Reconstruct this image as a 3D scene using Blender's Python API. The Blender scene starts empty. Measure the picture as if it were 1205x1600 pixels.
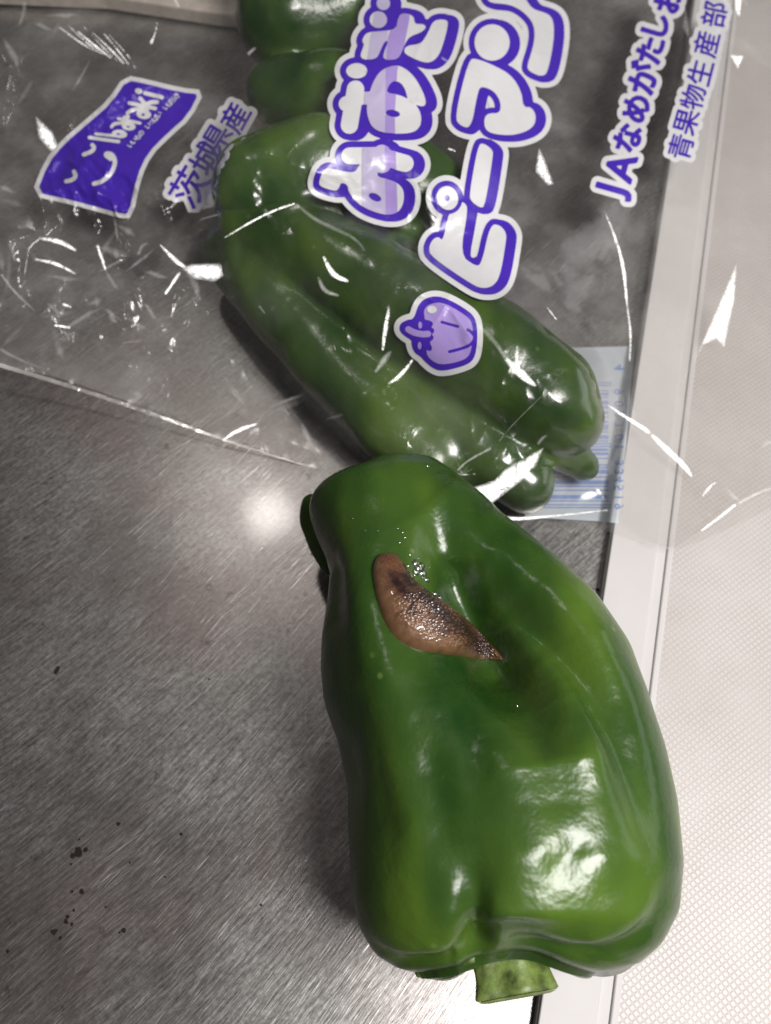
import bpy, bmesh, math, random
import numpy as np
from mathutils import Vector, Matrix
from mathutils.bvhtree import BVHTree

random.seed(7); RNG = np.random.default_rng(11)
SC = bpy.context.scene
COL = SC.collection

# ------------------------------------------------------------------ camera
FPX = 1300.0; TILT = math.radians(25.0); CAMZ = 0.19
CT, ST = math.cos(TILT), math.sin(TILT)
CAM = np.array([0.0, -CAMZ*math.tan(TILT), CAMZ])
cd = bpy.data.cameras.new('camera'); cam = bpy.data.objects.new('camera', cd); COL.objects.link(cam)
cd.sensor_fit = 'VERTICAL'; cd.sensor_height = 24.0; cd.lens = 24.0*FPX/1600.0
cd.clip_start = 0.005; cd.clip_end = 20.0
cam.location = CAM; cam.rotation_euler = (TILT, 0, 0)
cd.dof.use_dof = True; cd.dof.focus_distance = 0.155; cd.dof.aperture_fstop = 14.0
SC.camera = cam

# ------------------------------------------------------------------ light of the room
world = bpy.data.worlds.new("World"); SC.world = world; world.use_nodes = True
bg = world.node_tree.nodes['Background']
bg.inputs[0].default_value = (1.0, 0.93, 0.92, 1); bg.inputs[1].default_value = 0.07
SC.view_settings.view_transform = 'Standard'; SC.view_settings.look = 'None'
SC.view_settings.exposure = 0.0; SC.view_settings.gamma = 1.0

def area(name, loc, target, sx, sy, power, color):
    l = bpy.data.lights.new(name, 'AREA'); l.shape = 'RECTANGLE'; l.size = sx; l.size_y = sy
    l.energy = power; l.color = color
    o = bpy.data.objects.new(name, l); COL.objects.link(o); o.location = loc
    d = Vector(target) - Vector(loc); o.rotation_euler = d.to_track_quat('-Z', 'Y').to_euler()
    return o
MAIN = np.array([0.215, -0.145, 0.48])
area('ceiling_lamp', MAIN, (0.03, 0.0, 0.02), 0.20, 0.17, 4.1, (1.0, 0.965, 0.94))
SPOT = np.array([-0.152, 0.37, 0.80])
area('far_lamp', SPOT, (-0.03, 0.0, 0.0), 0.055, 0.055, 0.48, (1.0, 0.95, 0.90))

area('side_fill', (0.62, 0.10, 0.20), (0.03, 0.0, 0.03), 0.50, 0.20, .55, (0.97, 0.98, 1.0))  # broad fill added for the pale reflections along the pepper's right side
SC.cycles.max_bounces = 10; SC.cycles.transparent_max_bounces = 16
SC.cycles.caustics_reflective = False; SC.cycles.caustics_refractive = False
SC.cycles.sample_clamp_indirect = 4.0

# ------------------------------------------------------------------ helpers
def P(px, py, z=0.0):
    """points of the photograph's rays at height z above the counter"""
    px = np.asarray(px, float); py = np.asarray(py, float); z = np.asarray(z, float)
    dx = (px-602.5)/FPX; u = (800-py)/FPX
    dy = u*CT + ST; dz = u*ST - CT
    t = (z-CAMZ)/dz
    return np.stack([CAM[0]+dx*t, CAM[1]+dy*t, CAM[2]+dz*t], -1)
def project(p):
    p = np.asarray(p, float); d = p-CAM
    u = d[..., 1]*CT + d[..., 2]*ST; w = -(-d[..., 1]*ST + d[..., 2]*CT)
    return 602.5+FPX*d[..., 0]/w, 800-FPX*u/w, w

def tag(o, label=None, cat=None, group=None, kind=None):
    if label: o['label'] = label
    if cat: o['category'] = cat
    if group: o['group'] = group
    if kind: o['kind'] = kind
    return o
def empty(name, loc=(0, 0, 0)):
    o = bpy.data.objects.new(name, None); COL.objects.link(o); o.location = loc
    o.empty_display_size = 0.01
    return o
def mesh_obj(name, verts, faces, mat, parent=None, smooth=True, colors=None):
    """verts in world space; origin put at the mesh's base centre"""
    v = np.asarray(verts, float)
    org = np.array([(v[:, 0].min()+v[:, 0].max())/2, (v[:, 1].min()+v[:, 1].max())/2, v[:, 2].min()])
    me = bpy.data.meshes.new(name)
    if isinstance(faces, np.ndarray):
        n, k = faces.shape
        me.vertices.add(len(v)); me.vertices.foreach_set('co', (v-org).astype(np.float32).ravel())
        me.loops.add(n*k); me.loops.foreach_set('vertex_index', faces.astype(np.int32).ravel())
        me.polygons.add(n); me.polygons.foreach_set('loop_start', np.arange(0, n*k, k, dtype=np.int32))
        me.update(calc_edges=True)
    else:
        me.from_pydata((v-org).tolist(), [], faces)
    if smooth: me.polygons.foreach_set('use_smooth', [True]*len(me.polygons))
    if colors is not None:
        a = me.color_attributes.new('tint', 'FLOAT_COLOR', 'POINT')
        c = np.ones((len(v), 4), np.float32); c[:, :colors.shape[1]] = colors
        a.data.foreach_set('color', c.ravel())
    me.materials.append(mat); me.update()
    o = bpy.data.objects.new(name, me); COL.objects.link(o)
    o.location = org
    if parent is not None:
        o.parent = parent; o.location = Vector(org) - parent.location
    return o
def grid_faces(ny, nx, wrap=False):
    i, j = np.meshgrid(np.arange(ny-1), np.arange(nx if wrap else nx-1), indexing='ij')
    j2 = (j+1) % nx
    return np.stack([i*nx+j, i*nx+j2, (i+1)*nx+j2, (i+1)*nx+j], -1).reshape(-1, 4)
def smoothstep(a, b, x):
    t = np.clip((x-a)/(b-a), 0, 1); return t*t*(3-2*t)
def chaikin(p, n=2, closed=True):
    p = np.asarray(p, float)
    for _ in range(n):
        if closed:
            q = np.roll(p, -1, 0); p = np.stack([.75*p+.25*q, .25*p+.75*q], 1).reshape(-1, 2)
        else:
            q = np.stack([.75*p[:-1]+.25*p[1:], .25*p[:-1]+.75*p[1:]], 1).reshape(-1, 2)
            p = np.vstack([p[:1], q, p[-1:]])
    return p
def seg_dist(X, Y, pts, closed=False):
    """distance and parameter (0..1 by arc length) to a polyline"""
    pts = np.asarray(pts, float); n = len(pts)
    best = np.full(X.shape, 1e18); par = np.zeros(X.shape)
    L = [0]
    for k in range(n-1): L.append(L[-1]+np.hypot(*(pts[k+1]-pts[k])))
    tot = max(L[-1], 1e-9)
    for k in range(n if closed else n-1):
        a = pts[k]; b = pts[(k+1) % n]; d = b-a; l2 = max(d@d, 1e-12)
        t = np.clip(((X-a[0])*d[0]+(Y-a[1])*d[1])/l2, 0, 1)
        q = (X-a[0]-t*d[0])**2+(Y-a[1]-t*d[1])**2
        m = q < best; best = np.where(m, q, best)
        if not closed: par = np.where(m, (L[k]+t*math.sqrt(l2))/tot, par)
    return np.sqrt(best), par
def inside(X, Y, segs):
    c = np.zeros(X.shape, bool)
    for (x1, y1), (x2, y2) in segs:
        if y1 == y2: continue
        m = ((y1 > Y) != (y2 > Y)); xi = (x2-x1)*(Y-y1)/(y2-y1)+x1
        c ^= m & (X < xi)
    return c
def sd_poly(X, Y, p):
    p = np.asarray(p, float); d, _ = seg_dist(X, Y, p, True)
    s = inside(X, Y, [(p[i], p[(i+1) % len(p)]) for i in range(len(p))])
    return np.where(s, -d, d)
def fade_noise(X, Y, scale, seed=0, octaves=4):
    """numpy value noise, smooth, about -1..1"""
    r = np.random.default_rng(seed); out = np.zeros(X.shape); amp = 1; tot = 0
    for o in range(octaves):
        T = r.uniform(-1, 1, (64, 64)); x = X/scale*2**o+o*17.3+500; y = Y/scale*2**o+o*9.1+500
        xi = np.floor(x).astype(int); yi = np.floor(y).astype(int); fx = x-xi; fy = y-yi
        fx = fx*fx*(3-2*fx); fy = fy*fy*(3-2*fy)
        g = lambda a, b: T[a % 64, b % 64]
        out += amp*((g(xi, yi)*(1-fx)+g(xi+1, yi)*fx)*(1-fy)+(g(xi, yi+1)*(1-fx)+g(xi+1, yi+1)*fx)*fy)
        tot += amp; amp *= .5
    return out/tot
def cell_noise(X, Y, size, seed=0):
    """F1, F2 distances in cells"""
    r = np.random.default_rng(seed); J = r.uniform(.05, .95, (64, 64, 2))
    x = X/size+300; y = Y/size+300; xi = np.floor(x).astype(int); yi = np.floor(y).astype(int)
    f1 = np.full(X.shape, 9.); f2 = np.full(X.shape, 9.); idn = np.zeros(X.shape)
    R = r.uniform(0, 1, (64, 64))
    for a in (-1, 0, 1):
        for b in (-1, 0, 1):
            c = J[(xi+a) % 64, (yi+b) % 64]; d = np.hypot(xi+a+c[..., 0]-x, yi+b+c[..., 1]-y)
            f2 = np.where(d < f1, f1, np.minimum(f2, d)); idn = np.where(d < f1, R[(xi+a) % 64, (yi+b) % 64], idn)
            f1 = np.minimum(f1, d)
    return f1, f2, idn

# ------------------------------------------------------------------ materials
class NT:
    def __init__(s, name):
        s.m = bpy.data.materials.new(name); s.m.use_nodes = True; s.t = s.m.node_tree; s.t.nodes.clear()
        s.out = s.n('ShaderNodeOutputMaterial')
    def n(s, typ, **kw):
        nd = s.t.nodes.new(typ)
        for k, v in kw.items():
            if k.startswith('i_'):
                nd.inputs[int(k[2:]) if k[2:].isdigit() else k[2:].replace('_', ' ')].default_value = v
            else: setattr(nd, k, v)
        return nd
    def l(s, a, b): s.t.links.new(a, b)
    def tex(s): return s.n('ShaderNodeTexCoord').outputs['Object']
    def mapping(s, vec, scale=(1, 1, 1), rot=(0, 0, 0), loc=(0, 0, 0)):
        m = s.n('ShaderNodeMapping'); m.inputs['Scale'].default_value = scale; m.inputs['Rotation'].default_value = rot
        m.inputs['Location'].default_value = loc; s.l(vec, m.inputs['Vector']); return m.outputs[0]
    def streaky(s, vec, ang, scale):
        return s.mapping(s.mapping(vec, (1, 1, 1), (0, 0, math.radians(-ang))), scale)
    def noise(s, vec, scale, detail=3, rough=.5, dist=0):
        n = s.n('ShaderNodeTexNoise'); n.inputs['Scale'].default_value = scale; n.inputs['Detail'].default_value = detail
        n.inputs['Roughness'].default_value = rough; n.inputs['Distortion'].default_value = dist
        s.l(vec, n.inputs['Vector']); return n.outputs['Fac']
    def ramp(s, fac, stops):
        r = s.n('ShaderNodeValToRGB'); e = r.color_ramp.elements
        while len(e) < len(stops): e.new(.5)
        for k, (p, c) in enumerate(stops):
            e[k].position = p; e[k].color = (c, c, c, 1) if isinstance(c, (int, float)) else (*c, 1)
        s.l(fac, r.inputs[0]); return r.outputs[0]
    def math(s, op, a, b=None, c=None):
        m = s.n('ShaderNodeMath', operation=op)
        for k, v in enumerate((a, b, c)):
            if v is None: continue
            if isinstance(v, (int, float)): m.inputs[k].default_value = v
            else: s.l(v, m.inputs[k])
        return m.outputs[0]
    def mix(s, fac, a, b, mode='MIX'):
        m = s.n('ShaderNodeMix', data_type='RGBA', blend_type=mode)
        for k, v in ((0, fac), (6, a), (7, b)):
            if isinstance(v, (int, float)): m.inputs[k].default_value = v
            elif isinstance(v, tuple): m.inputs[k].default_value = (*v, 1)
            else: s.l(v, m.inputs[k])
        return m.outputs[2]
    def bump(s, h, strength, dist, normal=None):
        b = s.n('ShaderNodeBump'); b.inputs['Strength'].default_value = strength; b.inputs['Distance'].default_value = dist
        s.l(h, b.inputs['Height'])
        if normal is not None: s.l(normal, b.inputs['Normal'])
        return b.outputs[0]
    def pbsdf(s, **kw):
        p = s.n('ShaderNodeBsdfPrincipled')
        for k, v in kw.items():
            i = p.inputs[k.replace('_', ' ')]
            if isinstance(v, (int, float)): i.default_value = v
            elif isinstance(v, tuple): i.default_value = (*v, 1) if len(v) == 3 and i.type == 'RGBA' else v
            else: s.l(v, i)
        return p.outputs[0]
    def done(s, sh): s.l(sh, s.out.inputs[0]); return s.m

def mat_steel():
    t = NT('scratched_steel'); o = t.tex()
    warp = t.n('ShaderNodeTexNoise'); warp.inputs['Scale'].default_value = 9; warp.inputs['Detail'].default_value = 1
    t.l(o, warp.inputs['Vector'])
    vm = t.n('ShaderNodeVectorMath', operation='MULTIPLY_ADD')
    t.l(warp.outputs['Color'], vm.inputs[0]); vm.inputs[1].default_value = (.02, .02, 0); t.l(o, vm.inputs[2])
    v = vm.outputs[0]
    s1 = t.noise(t.streaky(v, 42, (150, 1500, 1)), 1, 5, .7)
    s2 = t.noise(t.streaky(v, 50, (75, 3000, 1)), 1, 2, .6)
    s3 = t.noise(t.streaky(v, 36, (45, 3600, 1)), 1, 2, .6)
    s4 = t.noise(t.streaky(o, 60, (45, 4200, 1)), 1, 1, .5)
    blot = t.noise(o, 45, 5, .6); fine = t.noise(o, 900, 4, .7); pink = t.noise(t.mapping(o, (1, 1, 1), (0, 0, 0), (3, 1, 0)), 26, 3, .5)
    g = t.noise(o, 210, 3, .6)
    sc = t.math('MULTIPLY', t.ramp(s2, [(.60, 0), (.68, 1)]), t.ramp(g, [(.42, 0), (.60, 1)]))
    sc2 = t.math('MULTIPLY', t.ramp(s3, [(.62, 0), (.70, 1)]), t.ramp(blot, [(.45, 0), (.60, 1)]))
    sc3 = t.math('MULTIPLY', t.ramp(s4, [(.70, 0), (.74, 1)]), t.ramp(blot, [(.35, 1), (.50, 0)]))
    sc = t.math('MAXIMUM', t.math('MAXIMUM', sc, sc2), sc3)
    base = t.mix(t.ramp(s1, [(.35, 0), (.65, 1)]), (.34, .335, .325), (.60, .59, .57))
    base = t.mix(t.ramp(fine, [(.35, .55), (.6, 0)]), base, (.13, .12, .115))
    base = t.mix(t.ramp(pink, [(.45, 0), (.65, .6)]), base, (.26, .205, .20))
    base = t.mix(t.ramp(t.noise(t.mapping(o, (1, 1, 1), (0, 0, 0), (7, 2, 0)), 34, 4, .6), [(.46, 0), (.68, .5)]), base, (.20, .19, .183))
    base = t.mix(t.math('MULTIPLY', sc, .85), base, (.85, .82, .80))
    grime = t.ramp(t.noise(o, 170, 4, .7), [(.28, 1), (.36, 0)])
    base = t.mix(t.math('MULTIPLY', grime, .55), base, (.09, .075, .07))
    rough = t.math('ADD', t.math('MULTIPLY', t.ramp(s1, [(.3, 0), (.7, 1)]), .12), t.math('ADD', t.math('MULTIPLY', blot, .14), .20))
    h = t.math('ADD', t.math('MULTIPLY', s1, .6), t.math('MULTIPLY', s2, .5))
    nb = t.bump(h, .25, .0002)
    return t.done(t.pbsdf(Base_Color=base, Metallic=.94, Roughness=rough, Normal=nb, Coat_Weight=.35, Coat_Roughness=.10))

def mat_skin(name, seed, dk=1.0):
    t = NT(name); o = t.mapping(t.tex(), (1, 1, 1), (0, 0, 0), (seed, seed*.7, 0))
    n1 = t.noise(t.mapping(o, (1, .38, 1)), 62, 2, .5); n2 = t.noise(o, 110, 4, .6); n3 = t.noise(o, 900, 2, .5)
    vor = t.n('ShaderNodeTexVoronoi'); vor.inputs['Scale'].default_value = 420; t.l(o, vor.inputs['Vector'])
    sp = t.n('ShaderNodeTexVoronoi'); sp.inputs['Scale'].default_value = 170; t.l(o, sp.inputs['Vector'])
    k = dk
    dark = (.008*k, .034*k, .005*k); mid = (.030*k, .068*k, .011*k); lt = (.066*k, .124*k, .014*k)
    c = t.ramp(n1, [(.30, dark), (.50, mid), (.70, lt)])
    c = t.mix(t.math('MULTIPLY', t.ramp(n2, [(.4, 0), (.75, 1)]), .2), c, lt)
    dots = t.math('MULTIPLY', t.ramp(sp.outputs['Distance'], [(.06, 1), (.12, 0)]), t.ramp(t.noise(o, 60, 2, .5), [(.55, 0), (.65, .5)]))
    c = t.mix(dots, c, (.14*k, .20*k, .05*k))
    b1 = t.bump(n2, .20, .0020); b2 = t.bump(vor.outputs['Distance'], .04, .0005, b1); b3 = t.bump(n3, .05, .0003, b2)
    return t.done(t.pbsdf(Base_Color=c, Roughness=t.math('MULTIPLY_ADD', n2, .14, .19), IOR=1.42, Normal=b3,
                          Subsurface_Weight=.12, Subsurface_Radius=(.35, 1.0, .1), Subsurface_Scale=.003))

def mat_plain(name, col, rough=.4, bump=0, bscale=300, var=.12, **kw):
    t = NT(name); o = t.tex(); n = t.noise(o, bscale, 4, .6)
    dk = tuple(c*(1-var*1.5) for c in col); l = tuple(min(1, c*(1+var)) for c in col)
    c = t.ramp(n, [(.3, dk), (.7, l)])
    a = dict(Base_Color=c, Roughness=rough, **kw)
    if bump: a['Normal'] = t.bump(n, bump, .0004)
    return t.done(t.pbsdf(**a))

def mat_board(weave):
    t = NT('white_weave_plastic' if weave else 'white_plastic'); o = t.tex()
    n = t.noise(o, 30, 4, .55); n2 = t.noise(o, 900, 2, .5)
    c = t.ramp(n, [(.3, (.43, .40, .385)), (.7, (.51, .485, .47))])
    if not weave:
        c = t.ramp(n, [(.3, (.50, .48, .475)), (.7, (.56, .545, .54))])
        return t.done(t.pbsdf(Base_Color=c, Roughness=.5, Specular_IOR_Level=.3, Normal=t.bump(n2, .06, .0002)))
    m = t.mapping(o, (1, 1, 1), (0, 0, math.radians(-33)))
    sp = t.n('ShaderNodeSeparateXYZ'); t.l(m, sp.inputs[0]); k = 2*math.pi/.00112
    wx = t.math('SINE', t.math('MULTIPLY', sp.outputs[0], k)); wy = t.math('SINE', t.math('MULTIPLY', sp.outputs[1], k))
    gx = t.ramp(t.math('ABSOLUTE', t.math('MULTIPLY_ADD', wx, .5, .5)), [(.02, 0), (.22, 1)])
    gy = t.ramp(t.math('ABSOLUTE', t.math('MULTIPLY_ADD', wy, .5, .5)), [(.02, 0), (.22, 1)])
    cell = t.math('MULTIPLY', gx, gy)
    worn = t.ramp(t.noise(o, 55, 3, .6), [(.40, 1), (.66, .12)])
    grim = t.math('MULTIPLY', t.math('SUBTRACT', 1.0, cell), t.math('MULTIPLY', worn, .50))
    c = t.mix(grim, c, (.34, .29, .27))
    nb = t.bump(cell, .5, .00012); nb = t.bump(n2, .08, .0002, nb)
    return t.done(t.pbsdf(Base_Color=c, Roughness=.42, Normal=nb))

def mat_film(name, haze, col=(.80, .78, .76), fres=1.42, rough=.07, bs=.12, soft=False):
    t = NT(name); o = t.tex()
    tr = t.n('ShaderNodeBsdfTransparent'); tr.inputs[0].default_value = (.995, .992, .988, 1)
    gl = t.n('ShaderNodeBsdfGlossy'); gl.inputs[0].default_value = (1, 1, 1, 1); gl.inputs['Roughness'].default_value = rough
    df = t.n('ShaderNodeBsdfDiffuse'); df.inputs[0].default_value = (*col, 1)
    n = t.noise(o, 300, 3, .6); nb = t.bump(n, bs, .0004)
    t.l(nb, gl.inputs['Normal'])
    lw = t.n('ShaderNodeLayerWeight'); lw.inputs[0].default_value = .5; t.l(nb, lw.inputs['Normal'])
    r0 = ((fres-1)/(fres+1))**2*1.5
    fr = t.math('MULTIPLY_ADD', t.math('POWER', lw.outputs['Facing'], 4.0), .75, r0)
    big = t.noise(o, 40, 4, .6)
    hz = t.math('MULTIPLY', t.ramp(big, [(.35, .25), (.5, .8), (.72, 2.6)]), haze)
    m1 = t.n('ShaderNodeMixShader'); t.l(hz, m1.inputs[0]); t.l(tr.outputs[0], m1.inputs[1]); t.l(df.outputs[0], m1.inputs[2])
    m2 = t.n('ShaderNodeMixShader'); t.l(fr, m2.inputs[0])
    t.l(m1.outputs[0], m2.inputs[1]); t.l(gl.outputs[0], m2.inputs[2])
    if soft:
        vc = t.n('ShaderNodeVertexColor', layer_name='tint'); m3 = t.n('ShaderNodeMixShader')
        al = t.math('MULTIPLY', t.ramp(vc.outputs[0], [(0, 0), (1, 1)]), t.ramp(t.noise(o, 700, 4, .7), [(.30, .45), (.55, 1)]))
        t.l(al, m3.inputs[0]); t.l(tr.outputs[0], m3.inputs[1]); t.l(m2.outputs[0], m3.inputs[2]); m2 = m3
    return t.done(m2.outputs[0])

def mat_print(name, col, alpha=1.0):
    t = NT(name); o = t.tex(); n = t.noise(o, 260, 3, .6)
    c = t.mix(t.ramp(n, [(.3, 0), (.8, .25)]), col, tuple(min(1, v*1.25+.01) for v in col))
    p = t.pbsdf(Base_Color=c, Roughness=.28, Normal=t.bump(n, .08, .0004), IOR=1.45)
    if alpha < 1:
        tr = t.n('ShaderNodeBsdfTransparent'); m = t.n('ShaderNodeMixShader'); m.inputs[0].default_value = alpha
        t.l(tr.outputs[0], m.inputs[1]); t.l(p, m.inputs[2]); p = m.outputs[0]
    return t.done(p)

M_STEEL = mat_steel(); M_BOARD = mat_board(False); M_WEAVE = mat_board(True)
M_SKIN = mat_skin('glossy_green_skin', 0.83); M_SKIN2 = mat_skin('green_skin_bagged', 2.2, .80)
M_SKIN3 = mat_skin('paler_green_skin', 5.1, 1.05)
M_STEM = mat_plain('pale_green_stem', (.14, .20, .045), .45, .8, 260, .6)
M_CUT = mat_plain('cut_stem_face', (.22, .29, .08), .5, .6, 500, .35)
M_CALYX = mat_plain('calyx_green', (.13, .19, .06), .5, .4, 500, .5)
M_FILM = mat_film('clear_film', .018, rough=.20); M_FILM2 = mat_film('clear_film_lower', .085)
M_FOLD = mat_film('glint_crease_film', .22, (.85, .83, .82), 1.75, .28, 1.0, True)  # whitened film with faded edges, draws the highlights on the creases
M_GLINT_FOLDS = [M_FOLD, M_FOLD, mat_film('glint_crease_soft', .16, (.85, .83, .82), 1.32, .38, 1.0, True), mat_film('glint_crease_dull', .14, (.8, .78, .77), 1.24, .45, 1.0, True)]
M_SEAM = mat_film('sealed_film_edge', .30, (.75, .72, .70), 1.7, .15)
M_PW = mat_print('print_white', (.53, .53, .54)); M_PP = mat_print('print_purple', (.050, .018, .33))
M_PL = mat_print('print_lilac', (.30, .22, .50)); M_PM = mat_print('print_pale_lilac', (.39, .35, .50))
M_LAB = mat_print('label_white', (.60, .65, .70), .55); M_BAR = mat_print('label_blue', (.16, .24, .52), .6)
M_GRIME = mat_plain('dark_grime', (.02, .014, .012), .9, Specular_IOR_Level=.1)

# ------------------------------------------------------------------ the counter
def prism(name, poly, z0, z1, mat, parent=None, bev=0.0):
    bm = bmesh.new(); vs = [bm.verts.new((x, y, z0)) for x, y in poly]
    f = bm.faces.new(vs); r = bmesh.ops.extrude_face_region(bm, geom=[f])
    for v in r['geom']:
        if isinstance(v, bmesh.types.BMVert): v.co.z = z1
    bmesh.ops.recalc_face_normals(bm, faces=bm.faces)
    if bev:
        ed = [e for e in bm.edges if all(v.co.z > z1-1e-7 for v in e.verts)]
        bmesh.ops.bevel(bm, geom=ed, offset=bev, segments=3, profile=.5, affect='EDGES')
    co = [v.co[:] for v in bm.verts]; bm.verts.index_update(); fs = [[v.index for v in f.verts] for f in bm.faces]; bm.free()
    return mesh_obj(name, co, fs, mat, parent, smooth=False)
ct_ = prism('steel_countertop', [(-.9, -.5), (.9, -.5), (.9, .8), (-.9, .8)], -.02, 0.0, M_STEEL)
tag(ct_, 'scratched brushed stainless steel worktop under everything', kind='structure')

# ------------------------------------------------------------------ cutting board
BZ = .0042
def xl(px, py, px2, py2, z, Y):       # x on a straight line through two photo points at height z
    a = P(px, py, z); b = P(px2, py2, z); t = (Y-a[1])/(b[1]-a[1]); return float(a[0]+t*(b[0]-a[0]))
Y0, Y1 = -.22, .34
def strip(ax, ay, bx, by, off=0): return [xl(ax+off, ay, bx+off, by, BZ, Y0), xl(ax+off, ay, bx+off, by, BZ, Y1)]
eL = strip(838, 1600, 953, 850); mid = P(1000, 1263, BZ)
def par(px):        # the other lines run parallel to the board's edge
    q = P(px, 1263, BZ); k = (eL[1]-eL[0])/(Y1-Y0); return [float(q[0]+k*(Y-q[1])) for Y in (Y0, Y1)]
eR = par(976); eR2 = par(994); eR3 = par(1006)
board = empty('cutting_board', ((eL[0]+.35)/2, .05, 0.0003))
tag(board, 'white plastic cutting board with a smooth rim and fine square-grid surface, under the right side', 'cutting board')
prism('board_body', [(eL[0], Y0), (.42, Y0), (.42, Y1), (eL[1], Y1)], .0003, BZ-.0006, M_BOARD, board, .0006)
prism('smooth_rim', [(eL[0]+.0004, Y0+.0004), (eR[0], Y0+.0004), (eR[1], Y1-.0004), (eL[1]+.0004, Y1-.0004)], BZ-.0011, BZ, M_BOARD, board, .0003)
prism('raised_line', [(eR2[0], Y0+.0004), (eR3[0], Y0+.0004), (eR3[1], Y1-.0004), (eR2[1], Y1-.0004)], BZ-.0012, BZ+.0001, M_BOARD, board, .0004)
prism('grid_surface', [(eR3[0]-.0003, Y0+.0006), (.419, Y0+.0006), (.419, Y1-.0006), (eR3[1]-.0003, Y1-.0006)], BZ-.0013, BZ-.0001, M_WEAVE, board)

# ------------------------------------------------------------------ front bell pepper
def interp(y, tab):
    a = np.array(tab, float); return np.interp(y, a[:, 0], a[:, 1])
def sinterp(y, tab, w):
    """interp smoothed by a small box"""
    return np.mean([interp(y+o, tab) for o in np.linspace(-w, w, 9)], 0)

LEFT = [(716, 600), (722, 572), (735, 556), (752, 536), (764, 508), (778, 490), (800, 483), (830, 492), (862, 507), (900, 517), (950, 512), (1000, 504), (1050, 502), (1100, 507), (1160, 528), (1230, 543),
        (1300, 545), (1400, 550), (1450, 562), (1490, 585), (1512, 620), (1520, 650)]
RIGHT = [(716, 640), (722, 672), (735, 702), (755, 722), (780, 742), (840, 792), (900, 862), (960, 930), (1030, 982), (1100, 1012), (1180, 1038), (1260, 1055),
         (1350, 1063), (1420, 1058), (1470, 1035), (1500, 1005), (1512, 975), (1520, 940)]
HGT = [(716, .006), (722, .010), (735, .0135), (760, .0165), (800, .0195), (900, .0245), (1000, .0268), (1200, .0275), (1350, .028), (1430, .026), (1480, .022), (1510, .016), (1520, .012)]
def build_front():
    rows = np.concatenate([716+np.array([0, 1, 2.5, 4.5, 7, 10, 14, 19, 25, 32, 40]), np.arange(763, 1500, 5.0), np.array([1500, 1504, 1508, 1511, 1514, 1516.5, 1518.5, 1519.7, 1520])])
    zc0 = .0275
    NT_ = 300; th = np.linspace(0, 2*np.pi, NT_, endpoint=False)
    V = []
    for y0 in rows:
        y = y0
        l = float(sinterp(y, LEFT, 9 if 740 < y < 1490 else 1.5)); r = float(sinterp(y, RIGHT, 9 if 740 < y < 1490 else 1.5))-13*smoothstep(900, 1150, y); h = float(sinterp(y, HGT, 9 if 740 < y < 1490 else 1))
        tilt = np.interp(y, [716, 800, 1000, 1500], [.006, .003, 0, 0])
        zc = .0045+.0275*np.interp(y, [716, 800, 1100, 1520], [.98, .93, .97, 1.0])
        yy = y+22*(1-smoothstep(716, 830, y)); a = P(l, yy, zc); b = P(r, yy, zc)
        xc = (a[0]+b[0])/2; w = (b[0]-a[0])/2; Y = a[1]
        c, s = np.cos(th), np.sin(th); e = .86
        X = xc+w*np.sign(c)*np.abs(c)**e; Z = zc+h*np.sign(s)*np.abs(s)**e
        V.append(np.stack([X, np.full_like(X, Y), Z], -1))
    # stem end folds inwards
    last = V[-1]; cen = last.mean(0)
    for k, (sc, dy) in enumerate([(.93, -.0009), (.82, -.0010), (.68, -.0002), (.52, .0012), (.36, .003), (.2, .0045), (.06, .005)]):
        q = cen+(last-cen)*sc; q[:, 1] = cen[1]+dy; V.append(q)
    V = np.array(V)
    # ---- relief drawn where the photograph shows ridges and hollows
    n, m, _ = V.shape
    def normals(V):
        du = np.roll(V, -1, 1)-np.roll(V, 1, 1); dv = np.gradient(V, axis=0)
        N = np.cross(dv, du); N /= np.linalg.norm(N, axis=-1, keepdims=True)+1e-12
        return -N
    N = normals(V)
    cc = V.mean((0, 1)); 
    if ((V-cc)*N).sum(-1).mean() < 0: N = -N
    px, py, _ = project(V)
    view = CAM-V; view /= np.linalg.norm(view, axis=-1, keepdims=True)
    face = smoothstep(-.05, .35, (N*view).sum(-1))
    D = np.zeros(px.shape)
    def feat(pts, amp, sig, ends=(1, 1), sharp=2.0):
        nonlocal D
        d, t = seg_dist(px, py, chaikin(pts, 2, False)); s = np.interp(t, np.linspace(0, 1, len(sig)), sig) if isinstance(sig, (list, tuple)) else sig
        a = np.interp(t, np.linspace(0, 1, len(amp)), amp) if isinstance(amp, (list, tuple)) else amp
        D += a*np.exp(-.5*(d/s)**sharp)
    mm = .001
    # the big hollow the slug sits in
    feat([(672, 775), (722, 850), (778, 935), (818, 1030), (845, 1110), (858, 1190)], [-2*mm, -13*mm, -18*mm, -16*mm, -8*mm, -1*mm], [40, 52, 60, 62, 56, 50])
    feat([(640, 800), (680, 900), (720, 990)], [-1.5*mm, -3*mm, -2*mm], [40, 48, 50])
    # left ridge, main ridge on the right
    feat([(540, 800), (565, 900), (585, 1000), (620, 1120), (640, 1230), (640, 1400)], [1.0*mm, 3*mm, 2.6*mm, 1.6*mm, .2*mm], [30, 30, 34, 40, 45])
    feat([(745, 800), (830, 900), (890, 1010), (925, 1120), (930, 1250)], [1*mm, 2.6*mm, 2.8*mm, 1.6*mm, 0], [34, 38, 44, 50, 60])
    # long soft furrows on the belly
    feat([(655, 1110), (675, 1200), (690, 1300), (700, 1400)], [-.2*mm, -1.4*mm, -1.3*mm, -.4*mm], [16, 22, 24, 26])
    feat([(700, 1040), (735, 1150), (745, 1250), (742, 1360), (740, 1440), (742, 1500)], [-.2*mm, -.8*mm, -.9*mm, -1.0*mm, -2.4*mm, -5*mm], [22, 26, 30, 28, 18, 17])
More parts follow.
